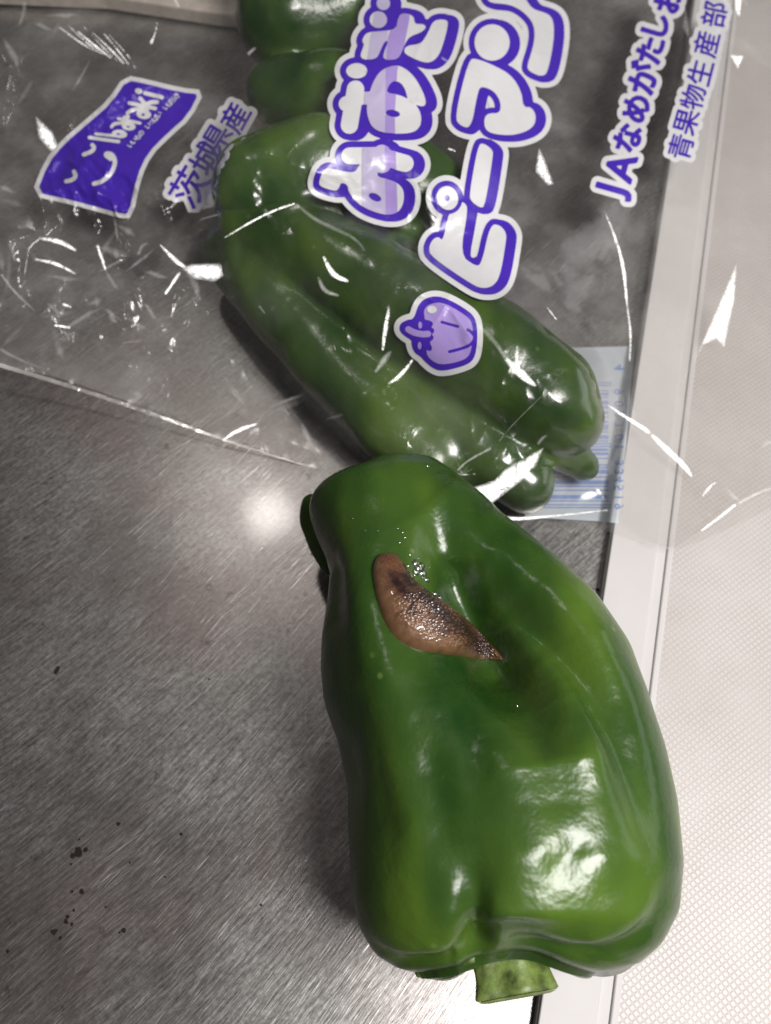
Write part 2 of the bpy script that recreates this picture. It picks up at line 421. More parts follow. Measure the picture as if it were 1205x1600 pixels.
    feat([(600, 1180), (612, 1280), (618, 1380)], [-.2*mm, -1.0*mm, -.2*mm], [18, 22, 24])
    feat([(790, 1080), (800, 1180), (800, 1260)], [0, 1.2*mm, .2*mm], [26, 30, 34])
    # crease that parts the side lobe from the top lobe
    feat([(800, 862), (850, 920), (905, 1000), (950, 1100), (985, 1200), (1012, 1290), (1030, 1370)], [-1.2*mm, -3.6*mm, -4.6*mm, -4.0*mm, -2.6*mm, -1.2*mm, 0], [13, 15, 17, 19, 20, 20, 16])
    feat([(1040, 1390), (1028, 1435), (990, 1480), (925, 1508), (860, 1516), (810, 1516)], [-.3*mm, -1.0*mm, -2*mm, -2.4*mm, -2*mm, -1*mm], [12, 12, 12, 11, 10, 10])
    feat([(566, 1475), (604, 1506), (650, 1517), (700, 1515)], [-.5*mm, -1.6*mm, -2.0*mm, -1.6*mm], [10, 11, 11, 10])
    # left flank hollow and tip knob
    feat([(512, 900), (520, 960)], [-2.2*mm, -1.5*mm], [22, 24])
    feat([(530, 1180), (540, 1260)], [-1.2*mm, -.6*mm], [24, 30])
    feat([(880, 1350), (900, 1330)], [-.7*mm, -.7*mm], [20, 20])
    D += .00035*fade_noise(px, py, 90, 5, 3)
    V = V+N*(D*face)[..., None]
    # under-lobe on the right, seen beyond the crease; and a small one behind the stem
    px, py, _ = project(V)
    low = 1-smoothstep(.012, .038, V[..., 2])
    k1 = np.exp(-.5*((px-960)/62)**2)*smoothstep(1360, 1500, py)*low
    V[..., 1] -= .0050*k1; V[..., 0] += .0012*k1
    k3 = np.exp(-.5*((px-805)/62)**2)*smoothstep(1420, 1495, py); V[..., 1] += .0036*k3
    k2 = np.exp(-.5*((px-700)/32)**2)*smoothstep(1440, 1500, py)*low
    V[..., 1] -= .0028*k2
    F = grid_faces(n, m, True)
    verts = V.reshape(-1, 3)
    # caps
    a = len(verts); verts = np.vstack([verts, V[0].mean(0), V[-1].mean(0)])
    faces = [tuple(f) for f in F]
    for j in range(m):
        faces.append((a, (j+1) % m, j)); b0 = (n-1)*m; faces.append((a+1, b0+j, b0+(j+1) % m))
    return verts, [f for f in faces]
verts, faces = build_front()
pep = empty('bell_pepper', (float(verts[:, 0].mean()), float(verts[:, 1].mean()), .0042))
tag(pep, 'large glossy green bell pepper in front with a slug in its hollow', 'bell pepper')
body = mesh_obj('body', verts, faces, M_SKIN, pep)
bm = bmesh.new(); bm.from_mesh(body.data); bmesh.ops.recalc_face_normals(bm, faces=bm.faces); bm.to_mesh(body.data); bm.free()
PEP = BVHTree.FromPolygons([tuple(v) for v in verts], faces)

# small knob lobe at the far left tip, rounded and darker underneath
def blob(name, pts, mat, parent, voxel=.0009, smooth=8, sq=1.0):
    """lobes: chains of (px, py, z, r) merged into one rounded skin"""
    bm = bmesh.new()
    for ch in pts:
        c = np.array([[*P(x, y, z), r] for x, y, z, r in ch])
        t = np.linspace(0, len(c)-1, max(2, (len(c)-1)*7))
        for tt in t:
            p = [np.interp(tt, range(len(c)), c[:, k]) for k in range(4)]
            mt = Matrix.Translation(p[:3]) @ Matrix.Diagonal((p[3], p[3], p[3]*sq, 1))
            bmesh.ops.create_icosphere(bm, subdivisions=3, radius=1.0, matrix=mt)
    me = bpy.data.meshes.new('tmp'); bm.to_mesh(me); bm.free()
    o = bpy.data.objects.new('tmp', me); COL.objects.link(o)
    r = o.modifiers.new('r', 'REMESH'); r.mode = 'VOXEL'; r.voxel_size = voxel
    s = o.modifiers.new('s', 'SMOOTH'); s.factor = .6; s.iterations = smooth
    dg = bpy.context.evaluated_depsgraph_get(); ev = o.evaluated_get(dg); m2 = bpy.data.meshes.new_from_object(ev)
    n = len(m2.vertices); co = np.empty(n*3); m2.vertices.foreach_get('co', co); co = co.reshape(-1, 3)
    fs = [tuple(p.vertices) for p in m2.polygons]
    bpy.data.objects.remove(o); bpy.data.meshes.remove(me); bpy.data.meshes.remove(m2)
    from mathutils import noise as mn
    dv = np.array([tuple(mn.noise_vector(Vector(c)*75)) for c in co]); co = co+dv*(.0009 if parent is None else .0004)
    return mesh_obj(name, co, fs, mat, parent), co, fs
blob('tip_lobe', [[(489, 787, .0185, .0026), (490, 812, .017, .0033), (503, 848, .016, .0034), (520, 880, .015, .0030)], [(494, 800, .018, .0032), (560, 805, .020, .006)], [(505, 845, .017, .0035), (560, 850, .018, .007)]], M_SKIN, pep, .0006, 14)

# stem: five-ridged, cut off square, with calyx flaps in the cavity
def stem(parent):
    A = P(790, 1478, .0335); B = P(806, 1556, .0345)
    ax = B-A; L = np.linalg.norm(ax); ax /= L; side = np.array([1.0, 0, 0]); up = np.cross(side, ax); up /= np.linalg.norm(up); side = np.cross(ax, up)
    m = 60; th = np.linspace(0, 2*np.pi, m, endpoint=False); rows = []
    for t, r in [(-.5, .0068), (-.15, .0062), (.1, .0058), (.35, .0053), (.6, .0053), (.85, .0057), (.97, .0059), (1.0, .0056)]:
        rr = r*(1+.09*np.cos(5*th+.6)+.03*np.cos(3*th+2)); c = A+ax*L*t
        rows.append(c+side*(np.cos(th)*rr*1.12)[:, None]+up*(np.sin(th)*rr*.72)[:, None])
    V = np.array(rows); n = len(V); v = V.reshape(-1, 3); F = [tuple(f) for f in grid_faces(n, m, True)]
    mesh_obj('stem', v, F, M_STEM, parent)
    q = []; last = V[-1]; cen = last.mean(0)
    for sc, dp in [(1.0, .0001), (.85, .0004), (.6, -.0002), (.3, -.0005)]: q.append(cen+(last-cen)*sc+ax*dp)
    q = np.array(q); fv = np.vstack([q.reshape(-1, 3), cen-ax*.0005]); FF = [tuple(f) for f in grid_faces(4, m, True)]+[(3*m+j, 3*m+(j+1) % m, 4*m) for j in range(m)]
    mesh_obj('cut_face', fv, FF, M_CUT, parent)
    # calyx: ragged ring of short flaps round the stem foot
    cv = []; r0, K = [], 72; th = np.linspace(0, 2*np.pi, K, endpoint=False)
    for k, (rad, dy) in enumerate([(.006, -.3), (.0085, -.10), (.0110, .03), (.0132, .10)]):
        rr = rad*(1+.10*np.cos(6*th+1)*k/3+.06*RNG.uniform(-1, 1, K)*(k > 1))
        c = A+ax*L*dy+np.array([-.0008, 0, 0])
        cv.append(c+side*(np.cos(th)*rr*.98)[:, None]+up*(np.sin(th)*rr*.70)[:, None]+ax*(.0006*np.cos(6*th)*k)[:, None])
    cv = np.array(cv); o = mesh_obj('calyx', cv.reshape(-1, 3), [tuple(f) for f in grid_faces(4, K, True)], M_CALYX, parent)
    so = o.modifiers.new('thick', 'SOLIDIFY'); so.thickness = .0008
stem(pep)

def on_pepper(px, py, bvh=PEP):
    d = P(px, py, 0)-CAM; d /= np.linalg.norm(d); loc, nor, i, dist = bvh.ray_cast(Vector(CAM), Vector(d))
    if loc is None: return None
    nor = np.array(nor)
    if nor@d > 0: nor = -nor
    return np.array(loc), nor

# ------------------------------------------------------------------ slug
LO = [(604, 868), (590, 872), (583, 886), (582, 912), (590, 945), (602, 975), (622, 1000), (650, 1014), (690, 1021), (730, 1026), (770, 1032), (785, 1029),
      (776, 1014), (755, 995), (725, 975), (690, 955), (665, 930), (648, 908), (634, 884), (620, 870)]
def mat_slug(name):
    t = NT(name); o = t.tex(); a = t.n('ShaderNodeVertexColor', layer_name='tint')
    n = t.noise(o, 700, 4, .6); n2 = t.noise(o, 260, 3, .6)
    c = t.mix(t.ramp(n, [(.35, 0), (.7, .35)]), a.outputs[0], (.05, .018, .010))
    c = t.mix(t.ramp(n2, [(.45, 0), (.7, .15)]), c, (.18, .08, .045))
    nb = t.bump(n, .15, .0002)
    return t.done(t.pbsdf(Base_Color=c, Roughness=.42, Normal=nb, Coat_Weight=.9, Coat_Roughness=.05))
def build_slug():
    Lp = chaikin([(601, 866), (587, 871), (581, 890), (583, 915), (590, 945), (602, 976), (622, 1002), (652, 1016), (690, 1022), (730, 1027), (762, 1032), (787, 1031)], 3, False)
    Rp = chaikin([(603, 866), (620, 868), (630, 880), (639, 897), (650, 913), (665, 930), (684, 944), (705, 959), (730, 976), (753, 994), (773, 1011), (787, 1030)], 3, False)
    ns, nw = 440, 160; q = np.linspace(0, 1, len(Lp)); s = np.linspace(0, 1, ns)
    I = lambda a: np.stack([np.interp(s, q, a[:, 0]), np.interp(s, q, a[:, 1])], -1)
    Lq, Rq = I(Lp), I(Rp); C2 = (Lq+Rq)/2; W = np.hypot(*(Rq-Lq).T)/2
    ph = np.linspace(-1, 1, nw)*math.pi/2; lat = np.sin(ph)
    PX = C2[:, None, 0]+(Rq-Lq)[:, None, 0]/2*lat; PY = C2[:, None, 1]+(Rq-Lq)[:, None, 1]/2*lat
    base = np.zeros((ns, nw, 3)); nor = np.zeros((ns, nw, 3))
    for i in range(ns):
        for j in range(0, nw):
            h = on_pepper(PX[i, j], PY[i, j]); base[i, j], nor[i, j] = h
    N = nor.mean(1); N = np.stack([np.convolve(np.pad(N[:, k], 40, 'edge'), np.ones(81)/81, 'valid') for k in range(3)], -1)
    N /= np.linalg.norm(N, axis=1, keepdims=True); N = np.repeat(N[:, None], nw, 1)
    dep = float(project(base)[2].mean())/FPX
    ss = np.repeat(s[:, None], nw, 1); la = np.repeat(lat[None], ns, 0)
    prof = np.sqrt(np.clip(1-la**2, 0, 1))
    Hh = np.maximum(W, 1.0)*np.interp(s, [0, .2, .33, .38, .5, 1], [.85, .8, .74, .80, .85, .8])
    e = np.clip(np.minimum(s/.10, 1), 0, 1); Hh = Hh*np.sqrt(1-(1-e)**2*.75)
    hgt = prof**.8*Hh[:, None]
    f1, f2, _ = cell_noise(PX*.87+PY*.5, (-PX*.5+PY*.87)*1.35, 5.4, 3); g1, g2, _ = cell_noise(PX, PY, 3.2, 9)
    edge = 1-smoothstep(.62, .97, np.abs(la))
    back = smoothstep(.38, .46, ss); man = 1-smoothstep(.34, .38, ss)
    tip = 1-smoothstep(.15, .62, f1)
    tub = tip*back*(.25+.75*edge)*2.6+.35*(1-smoothstep(0, .7, g1))*man*edge
    groove = -1.3*np.exp(-((ss-.385)/.012)**2)+1.2*np.exp(-((ss-.355)/.02)**2)
    hgt = hgt+prof*(tub+groove*edge+1.0*fade_noise(PX, PY, 22, 4, 3))+(-.6)
    V = base+N*(hgt*dep)[..., None]
    col = np.ones((ns, nw, 3))*np.array([.088, .034, .012]); nz = fade_noise(PX, PY, 12, 8, 4)
    def mixc(m, c):
        nonlocal col; m = np.clip(m, 0, 1); col = col*(1-m[..., None])+np.array(c)*m[..., None]
    mixc(smoothstep(-.15, -.75, la)*.85, (.165, .088, .042)) if False else mixc((1-smoothstep(-.8, -.1, la))*.85, (.165, .088, .042))
    mixc(smoothstep(-.1, .5, nz)*.5, (.045, .016, .009))
    mixc(tip*back*edge*.30, (.30, .18, .12)); mixc((1-smoothstep(.1, .4, g1))*man*edge*.25, (.35, .2, .14))  # wart tips tinted pale, wet glints put into the colour
    def mark(pts, wd, m):
        d, _ = seg_dist(PX, PY, chaikin(pts, 2, False)); mixc(np.exp(-.5*(d/(wd*1.35))**2)*m*(1.5+1.2*nz), (.012, .005, .004))
    bl = fade_noise(PX, PY, 9, 19, 3)*smoothstep(.06, .2, ss)*(1-smoothstep(.35, .8, np.abs(la))); mixc(smoothstep(.12, .4, bl)*.75, (.022, .009, .006))
    mark([(611, 922), (618, 934), (632, 947)], 2.8, 1.25); mark([(604, 905), (610, 915)], 3, .5)
    mark([(632, 892), (642, 908), (655, 924)], 2.6, 1.2); mark([(628, 912), (634, 928)], 5, .6)
    mark([(658, 934), (685, 950), (712, 967), (745, 992), (768, 1014)], 3.2, .85)
    mark([(650, 952), (668, 972), (690, 985), (712, 998), (735, 1012), (760, 1022)], 5.5, .85)
    mark([(640, 940), (655, 952)], 4, .5); mark([(725, 1000), (750, 1012)], 4, .6); mark([(715, 1014), (735, 1018)], 3, .4)
    mixc((1-smoothstep(0, .10, ss))*.45, (.13, .04, .024))
    return V.reshape(-1, 3), [tuple(f) for f in grid_faces(ns, nw, False)], col.reshape(-1, 3)
sv, sf, scol = build_slug()
slug = empty('slug', tuple(sv.mean(0)))
tag(slug, 'brown spotted slug, wet and warty, contracted in the hollow of the front pepper', 'slug')
mesh_obj('slug_body', sv, sf, mat_slug('wet_slug_skin'), slug, True, scol)

# slime: wet beads beside the slug
def mat_wet():
    t = NT('clear_slime'); gl = t.n('ShaderNodeBsdfGlossy'); gl.inputs['Roughness'].default_value = .16
    tr = t.n('ShaderNodeBsdfTransparent'); tr.inputs[0].default_value = (.93, .97, .90, 1)
    lw = t.n('ShaderNodeLayerWeight'); lw.inputs[0].default_value = .5
    m = t.n('ShaderNodeMixShader'); t.l(t.math('MULTIPLY_ADD', lw.outputs['Facing'], .3, .38), m.inputs[0]); t.l(tr.outputs[0], m.inputs[1]); t.l(gl.outputs[0], m.inputs[2])
    return t.done(m.outputs[0])
M_WET = mat_wet()
def beads(name, spots, parent=None):
    vs = []; fs = []
    for x, y, r in spots:
        h = on_pepper(x, y)
        if h is None: continue
        c, n = h; a = np.cross(n, [0, 1, .1]); a /= np.linalg.norm(a); b = np.cross(n, a); k = len(vs); R = r*.000115
        e = random.uniform(.8, 1.4)
        vs.append(c+n*R*.75)
        for ring in (1, 2, 3):
            al = ring*math.pi/6
            for q in range(12):
                w = q*math.pi/6; vs.append(c+(a*math.cos(w)*e+b*math.sin(w))*R*math.sin(al)*1.05+n*R*(math.cos(al)*.75-.05))
        for q in range(12): fs.append((k, k+1+q, k+1+(q+1) % 12))
        for ring in range(2):
            for q in range(12): i0 = k+1+ring*12; fs.append((i0+q, i0+12+q, i0+12+(q+1) % 12, i0+(q+1) % 12))
    return mesh_obj(name, vs, fs, M_WET, parent)

# ------------------------------------------------------------------ bagged peppers
GP = 'green peppers inside the plastic bag'
def bag_pepper(label, chains, sq=1.0, vox=.0011, sm=10):
    o, co, fs = blob('green_pepper', chains, M_SKIN2 if label.startswith('long') else M_SKIN3, None, vox, sm, sq)
    tag(o, label, 'green pepper', GP); return co, fs
BP = []
BP.append(bag_pepper('long bagged green pepper, nearest to the bag mouth, its lobed tip beside the barcode',
    [[(378, 392, .016, .0105), (440, 480, .015, .0098), (530, 580, .0145, .0098), (615, 664, .0135, .0095), (675, 722, .012, .0075)],
     [(405, 360, .022, .0115), (520, 410, .023, .0125), (660, 500, .0225, .0140), (765, 562, .021, .0148), (845, 620, .020, .0132), (888, 656, .0185, .0090)],
     [(400, 400, .018, .0110), (520, 500, .013, .0105), (640, 600, .012, .0100), (760, 680, .011, .0080)],
     [(650, 610, .012, .0100), (740, 690, .012, .0092), (825, 757, .011, .0070)],
     [(850, 690, .012, .0060), (912, 726, .009, .0042)],
     [(690, 700, .012, .0070), (735, 725, .010, .0060)]], 1.0, .0009, 7))
BP.append(bag_pepper('paler green pepper lying crosswise in the middle of the bag, behind the long one',
    [[(405, 292, .029, .0125), (500, 262, .031, .0135), (600, 272, .028, .0140), (680, 320, .024, .0120)],
     [(400, 335, .022, .0105), (520, 345, .022, .0110), (640, 360, .020, .0100)]], 1.0, .0010, 7))
BP.append(bag_pepper('dark green pepper at the top of the bag, behind the purple lettering',
    [[(455, 30, .029, .0165), (560, 15, .028, .0165)], [(455, -75, .030, .0160), (560, -80, .030, .0160)],
     [(440, 145, .025, .0100), (500, 150, .026, .0120), (580, 150, .024, .0120)]], 1.0, .0010, 7))
allv = []; allf = []; k = 0
for co, fs in BP:
    allv += [tuple(c) for c in co]; allf += [tuple(i+k for i in f) for f in fs]; k += len(co)
BAGP = BVHTree.FromPolygons(allv, allf)

# ------------------------------------------------------------------ the bag's upper film
HP = [(-40, -40, .026), (200, 60, .024), (0, 300, .016), (-20, 560, .002), (150, 450, .010), (250, 645, .0012), (100, 595, .0012), (400, 600, .007), (430, 705, .0012),
      (545, 748, .002), (640, 770, .004), (560, 100, .045), (700, 60, .040), (700, 250, .040), (760, 400, .030), (900, 300, .022), (1000, 100, .018), (1000, 400, .011),
      (960, 600, .008), (900, 790, .0062), (800, 806, .004), (1050, 855, .0050), (1050, 700, .0065), (1230, 762, .0055), (1150, 500, .008), (1230, 100, .018), (740, 780, .008), (300, 400, .014), (230, 240, .020)]
GS = 2.0
gx = np.arange(-40, 1250, GS); gy = np.arange(-44, 872, GS); GX, GY = np.meshgrid(gx, gy)
def film_height():
    cs = 10.0; cx = np.arange(-40, 1262, cs); cy = np.arange(-44, 884, cs); X, Y = np.meshgrid(cx, cy)
    num = 0; den = 0
    for x, y, h in HP:
        w = 1/((X-x)**2+(Y-y)**2+600)**1.6; num = num+w*h; den = den+w
    B = num/den
    lift = np.zeros_like(B)
    for i in range(X.shape[0]):
        for j in range(X.shape[1]):
            d = P(X[i, j], Y[i, j], 0)-CAM; d /= np.linalg.norm(d)
            loc, nor, idx, dist = BAGP.ray_cast(Vector(CAM), Vector(d))
            if loc is not None: lift[i, j] = loc.z+.0006
    def gs(A, n):
        for _ in range(n):
            p = np.pad(A, 1, 'edge'); A = (p[1:-1, 1:-1]*4+p[:-2, 1:-1]*2+p[2:, 1:-1]*2+p[1:-1, :-2]*2+p[1:-1, 2:]*2+p[:-2, :-2]+p[:-2, 2:]+p[2:, :-2]+p[2:, 2:])/16
        return A
    H = np.maximum(B, lift)
    for _ in range(10): H = np.maximum(gs(H, 1), np.maximum(B*.0, lift))
    H = np.maximum(gs(H, 1), lift)
    return cx, cy, H
cx_, cy_, HC = film_height()
def bil(A, X, Y):
    x = np.clip((X-cx_[0])/10.0, 0, A.shape[1]-1.001); y = np.clip((Y-cy_[0])/10.0, 0, A.shape[0]-1.001)
    xi = x.astype(int); yi = y.astype(int); fx = x-xi; fy = y-yi
    def wts(f): return ((1-f)**3/6, (3*f**3-6*f**2+4)/6, (-3*f**3+3*f**2+3*f+1)/6, f**3/6)
    wx, wy = wts(fx), wts(fy); out = 0
    for a in range(4):
        for b in range(4):
            out = out+wy[a]*wx[b]*A[np.clip(yi+a-1, 0, A.shape[0]-1), np.clip(xi+b-1, 0, A.shape[1]-1)]
    return out
def crinkle(X, Y):
    """height of the film's creases, metres"""
    wx = X+26*fade_noise(X, Y, 120, 21, 3); wy = Y+26*fade_noise(X, Y, 120, 22, 3)
    amt = .30+1.9*np.exp(-((X-120)/190)**2-((Y-400)/150)**2)+.55*np.exp(-((X-90)/140)**2-((Y-90)/110)**2)
    amt += .55*np.exp(-((X-690)/150)**2-((Y-690)/90)**2)+.35*np.exp(-((X-560)/130)**2-((Y-480)/120)**2)
    amt = amt-.17*smoothstep(940, 1080, X); amt += .3*np.exp(-((X-1150)/60)**2-((Y-790)/50)**2)+.45*np.exp(-((X-1150)/60)**2-((Y-40)/80)**2)+.25*np.exp(-((X-470)/110)**2-((Y-640)/90)**2)
    h = 0
    for sz, a, sd in ((120, 2.5, 31), (54, 1.6, 32), (22, .35, 33)):
        f1, f2, idn = cell_noise(wx*.8+wy*.5, (wy-wx*.35)*1.0, sz, sd)
        h = h+a*(f1*.9-np.minimum(f2-f1, .25)*.7)
    for sc_, a_, an, sd in ((170, 8.0, .6, 41), (95, 4.2, 2.0, 42), (46, 2.0, 1.1, 43)):
        c_, s_ = math.cos(an), math.sin(an); h = h-a_*np.abs(fade_noise(wx*c_+wy*s_, (wy*c_-wx*s_)*1.9, sc_, sd, 2))
    return (h+3.2)*amt*.00042
def film_z(X, Y):
    c = crinkle(X, Y); k = .00025           # where it would sink into the peppers the film lies on them instead
    return bil(HC, X, Y)+.0002+.5*(c+np.sqrt(c*c+k*k))
EDGE = [(-60, -60), (-60, 552), (0, 570), (90, 594), (250, 648), (360, 690), (480, 728), (560, 752), (640, 768), (715, 778), (745, 790), (775, 808), (870, 805), (950, 797),
        (980, 820), (1012, 846), (1055, 858), (1092, 832), (1140, 800), (1205, 768), (1260, 745), (1260, -60)]
def ms(X, Y, F):
    """marching squares: polygons of F<0 over the grid"""
    ny, nx = F.shape; ins = F < 0
    cnt = ins[:-1, :-1].astype(int)+ins[:-1, 1:]+ins[1:, 1:]+ins[1:, :-1]
    full = np.argwhere(cnt == 4); part = np.argwhere((cnt > 0) & (cnt < 4))
    vid = -np.ones(F.shape, int); pts = []; faces = []
    x0, y0 = X[0, 0], Y[0, 0]; gs = X[0, 1]-X[0, 0]
    def gv(i, j):
        if vid[i, j] < 0: vid[i, j] = len(pts); pts.append((X[i, j], Y[i, j]))
        return int(vid[i, j])
    ev = {}
    def cross(a, b):
        key = (a, b) if a < b else (b, a)
        if key not in ev:
            fa, fb = F[a], F[b]; t = min(max(fa/(fa-fb), .02), .98)
            ev[key] = len(pts); pts.append((X[a]*(1-t)+X[b]*t, Y[a]*(1-t)+Y[b]*t))
        return ev[key]
    for i, j in full: faces.append((gv(i, j), gv(i, j+1), gv(i+1, j+1), gv(i+1, j)))
    for i, j in part:
        cs = [(i, j), (i, j+1), (i+1, j+1), (i+1, j)]; poly = []
        for k in range(4):
            a, b = cs[k], cs[(k+1) % 4]
            if ins[a]: poly.append(gv(*a))
            if ins[a] != ins[b]: poly.append(cross(a, b))
        if len(poly) >= 3: faces.append(tuple(poly))
    return np.array(pts), [f[::-1] for f in faces]
bag = empty('plastic_bag', (0.0, .08, .0005))
tag(bag, 'clear crinkled plastic bag of peppers with purple and white lettering, filling the top half', 'plastic bag')
fp, ff = ms(GX, GY, sd_poly(GX, GY, chaikin(EDGE, 1)))
fz = film_z(fp[:, 0], fp[:, 1])
mesh_obj('upper_film', P(fp[:, 0], fp[:, 1], fz), ff, M_FILM, bag)

def under_z(X, Y):
    a = P(838, 1600, BZ); b = P(953, 850, BZ); p = P(X, Y, .002); xe = a[0]+(p[..., 1]-a[1])/(b[1]-a[1])*(b[0]-a[0])
    return .0005+(BZ+.0002)*smoothstep(-.0035, .0002, p[..., 0]-xe)
CX, CY = np.meshgrid(np.arange(-40, 1250, 8.0), np.arange(-44, 880, 8.0))
LOWE = [(-60, -60), (-60, 555), (90, 590), (250, 643), (360, 686), (480, 724), (560, 748), (640, 764), (715, 774), (790, 796), (880, 812), (955, 832), (1010, 850),
        (1060, 860), (1110, 840), (1260, 770), (1260, -60)]
lp, lf = ms(CX, CY, sd_poly(CX, CY, LOWE))
mesh_obj('lower_film', P(lp[:, 0], lp[:, 1], under_z(lp[:, 0], lp[:, 1])+.00025*np.abs(fade_noise(lp[:, 0], lp[:, 1], 60, 77, 3))), lf, M_FILM2, bag)

# ------------------------------------------------------------------ the print on the film
def tr(o, s): return lambda pts: [(o[0]+x/s, o[1]+y/s) for x, y in pts]
A1 = tr((470, 0), 2.802); A2 = tr((600, 180), 3.81); A4 = tr((480, 180), 5.477); A5 = tr((500, 0), 5.02); A6 = tr((740, 0), 7.53)
def ell(c, rx, ry, rot=0, n=28):
    r = math.radians(rot); return [(c[0]+math.cos(a)*rx*math.cos(r)-math.sin(a)*ry*math.sin(r), c[1]+math.cos(a)*rx*math.sin(r)+math.sin(a)*ry*math.cos(r)) for a in np.linspace(0, 2*math.pi, n, endpoint=False)]
def local_grid(x0, y0, x1, y1, s):
    return np.meshgrid(np.arange(x0, x1, s), np.arange(y0, y1, s))
def put(name, X, Y, F, mat, lift, parent, zf=film_z):
    if not (F < 0).any(): return None
    p, f = ms(X, Y, F)
    return mesh_obj(name, P(p[:, 0], p[:, 1], zf(p[:, 0], p[:, 1])+lift), f, mat, parent)
def polyu(X, Y, shapes, sm=2):
    F = np.full(X.shape, 1e3)
    for s in shapes:
        if s[0] == 'p': F = np.minimum(F, sd_poly(X, Y, chaikin(s[1], sm)))
        elif s[0] == 'e': F = np.minimum(F, sd_poly(X, Y, s[1]))
        elif s[0] == 's': d, _ = seg_dist(X, Y, chaikin(s[1], 2, False)); F = np.minimum(F, d-s[2])
        elif s[0] == 'h': F = np.maximum(F, -sd_poly(X, Y, s[1]))
    return F
S5 = 5.477
X, Y = local_grid(470, -20, 905, 490, 1.5)
white = [
    # lowest character
    ('s', A4([(365, 348), (640, 345)]), 13.2), ('s', A4([(640, 330), (640, 420)]), 14), ('s', A4([(690, 370), (838, 412)]), 13.5),
    ('p', A4([(150, 440), (300, 480), (410, 492), (440, 440), (470, 400), (600, 400), (620, 455), (590, 525), (700, 550), (790, 590), (830, 650), (825, 760), (780, 830), (700, 858), (600, 840),
              (480, 790), (400, 720), (352, 650), (350, 600), (290, 572), (270, 632), (240, 650), (120, 615), (95, 580)])),
    ('h', ell(A4([(580, 703)])[0], 10.5, 5.5, 25)),
    # middle character
    ('e', ell(A1([(245, 310)])[0], 16.5, 12)), ('s', A1([(240, 390), (213, 548)]), 13.5), ('s', A1([(200, 455), (215, 455)]), 12), ('s', A1([(260, 430), (320, 430)]), 10),
    ('p', A1([(400, 288), (440, 288), (490, 325), (525, 380), (550, 440), (542, 468), (505, 460), (468, 436), (460, 395), (440, 363), (410, 352), (385, 370), (373, 408), (430, 414), (485, 440),
              (518, 475), (530, 520), (520, 562), (480, 585), (370, 585), (312, 562), (288, 500), (290, 440), (315, 360), (350, 308)])),
    ('h', ell(A1([(403, 497)])[0], 11.5, 5.5, 8)),
    # upper character with two dots
    ('e', ell(A5([(458, 155)])[0], 13.6, 13.2)), ('e', ell(A5([(497, 28)])[0], 10.6, 10.5)),
    ('p', A5([(335, 300), (370, 252), (480, 245), (598, 232), (610, 150), (635, 108), (690, 108), (738, 130), (742, 190), (815, 188), (835, 215), (800, 252), (705, 285), (668, 340), (628, 440), (590, 470),
              (510, 470), (488, 440), (540, 322), (505, 325), (472, 400), (450, 452), (400, 470), (330, 464), (315, 430), (350, 345), (332, 330)])),
    ('p', A5([(880, 180), (920, 152), (1000, 155), (1004, 200), (972, 330), (932, 440), (870, 492), (800, 487), (680, 432), (656, 400), (680, 358), (790, 345), (830, 290), (860, 230)])),
]
white2 = [
    ('p', A2([(385, 580), (440, 515), (480, 518), (502, 560), (452, 830), (545, 900), (582, 885), (632, 650), (690, 652), (729, 700), (727, 750), (692, 960), (650, 1018), (590, 1032), (530, 1012),
              (280, 842), (266, 790), (290, 738), (325, 722), (352, 752)])),
    ('p', A2([(560, 178), (592, 165), (647, 205), (650, 240), (602, 540), (575, 553), (518, 512), (508, 470)])),
    ('p', A1([(735, 260), (770, 256), (850, 288), (922, 328), (967, 400), (974, 470), (1010, 468), (1033, 510), (1017, 562), (940, 592), (860, 590), (808, 572), (802, 520), (820, 495), (872, 497),
              (877, 450), (850, 400), (792, 376), (775, 400), (747, 562), (700, 552), (673, 515)])),
    ('e', ell(A1([(838, 186)])[0], 27.5, 28.5)),
    ('p', A6([(700, 110), (850, 150), (920, 200), (947, 300), (942, 500), (872, 862), (800, 897), (720, 872), (638, 822), (634, 760), (700, 560), (724, 400), (700, 270), (620, 170), (520, 95), (400, 48),
              (200, 35), (150, -20), (140, -90), (560, -90), (640, 30)])),
]
FW1 = polyu(X, Y, white); FW2 = polyu(X, Y, white2)
def shifted(F, dx, dy):
    g = 1.5; return np.roll(np.roll(F, int(round(dy/g)), 0), int(round(dx/g)), 1)
P1 = np.minimum(FW1-9.5, np.minimum(shifted(FW1, 4.5, 1.5), shifted(FW1, 9, 1.5))-9.0)
P2 = np.minimum(FW2-9.0, np.minimum(shifted(FW2, 4.5, 1.5), shifted(FW2, 8, 1.5))-9.0)
ring = polyu(X, Y, [('e', ell(A2([(378, 493)])[0], 16.5, 19, -20))]); P2 = np.minimum(P2, ring-8.5)
OUT = np.minimum(P1, P2)-8.5
sep = np.minimum(P1-8.0, P2-8.0)
put('lettering_backing', X, Y, OUT, M_PW, .00012, bag)
put('lettering_outline', X, Y, P1, M_PP, .00024, bag); put('lettering_outline', X, Y, np.maximum(P2, -(FW1-0)), M_PP, .00024, bag)
FW2b = np.maximum(FW2, -(ring-6.5)); hole = polyu(X, Y, [('e', ell(A2([(374, 493)])[0], 4.6, 5.2))])
tri = sd_poly(X, Y, A1([(820, 438), (845, 462), (824, 474)])); sliv = sd_poly(X, Y, chaikin(A2([(556, 585), (604, 602), (600, 640), (548, 842), (528, 852), (512, 832), (545, 660)]), 1))
put('lettering_fill', X, Y, FW1, M_PW, .00036, bag)
put('lettering_fill', X, Y, np.minimum(np.minimum(np.minimum(FW2b, np.maximum(ring, -hole)), tri), sliv), M_PW, .00036, bag)
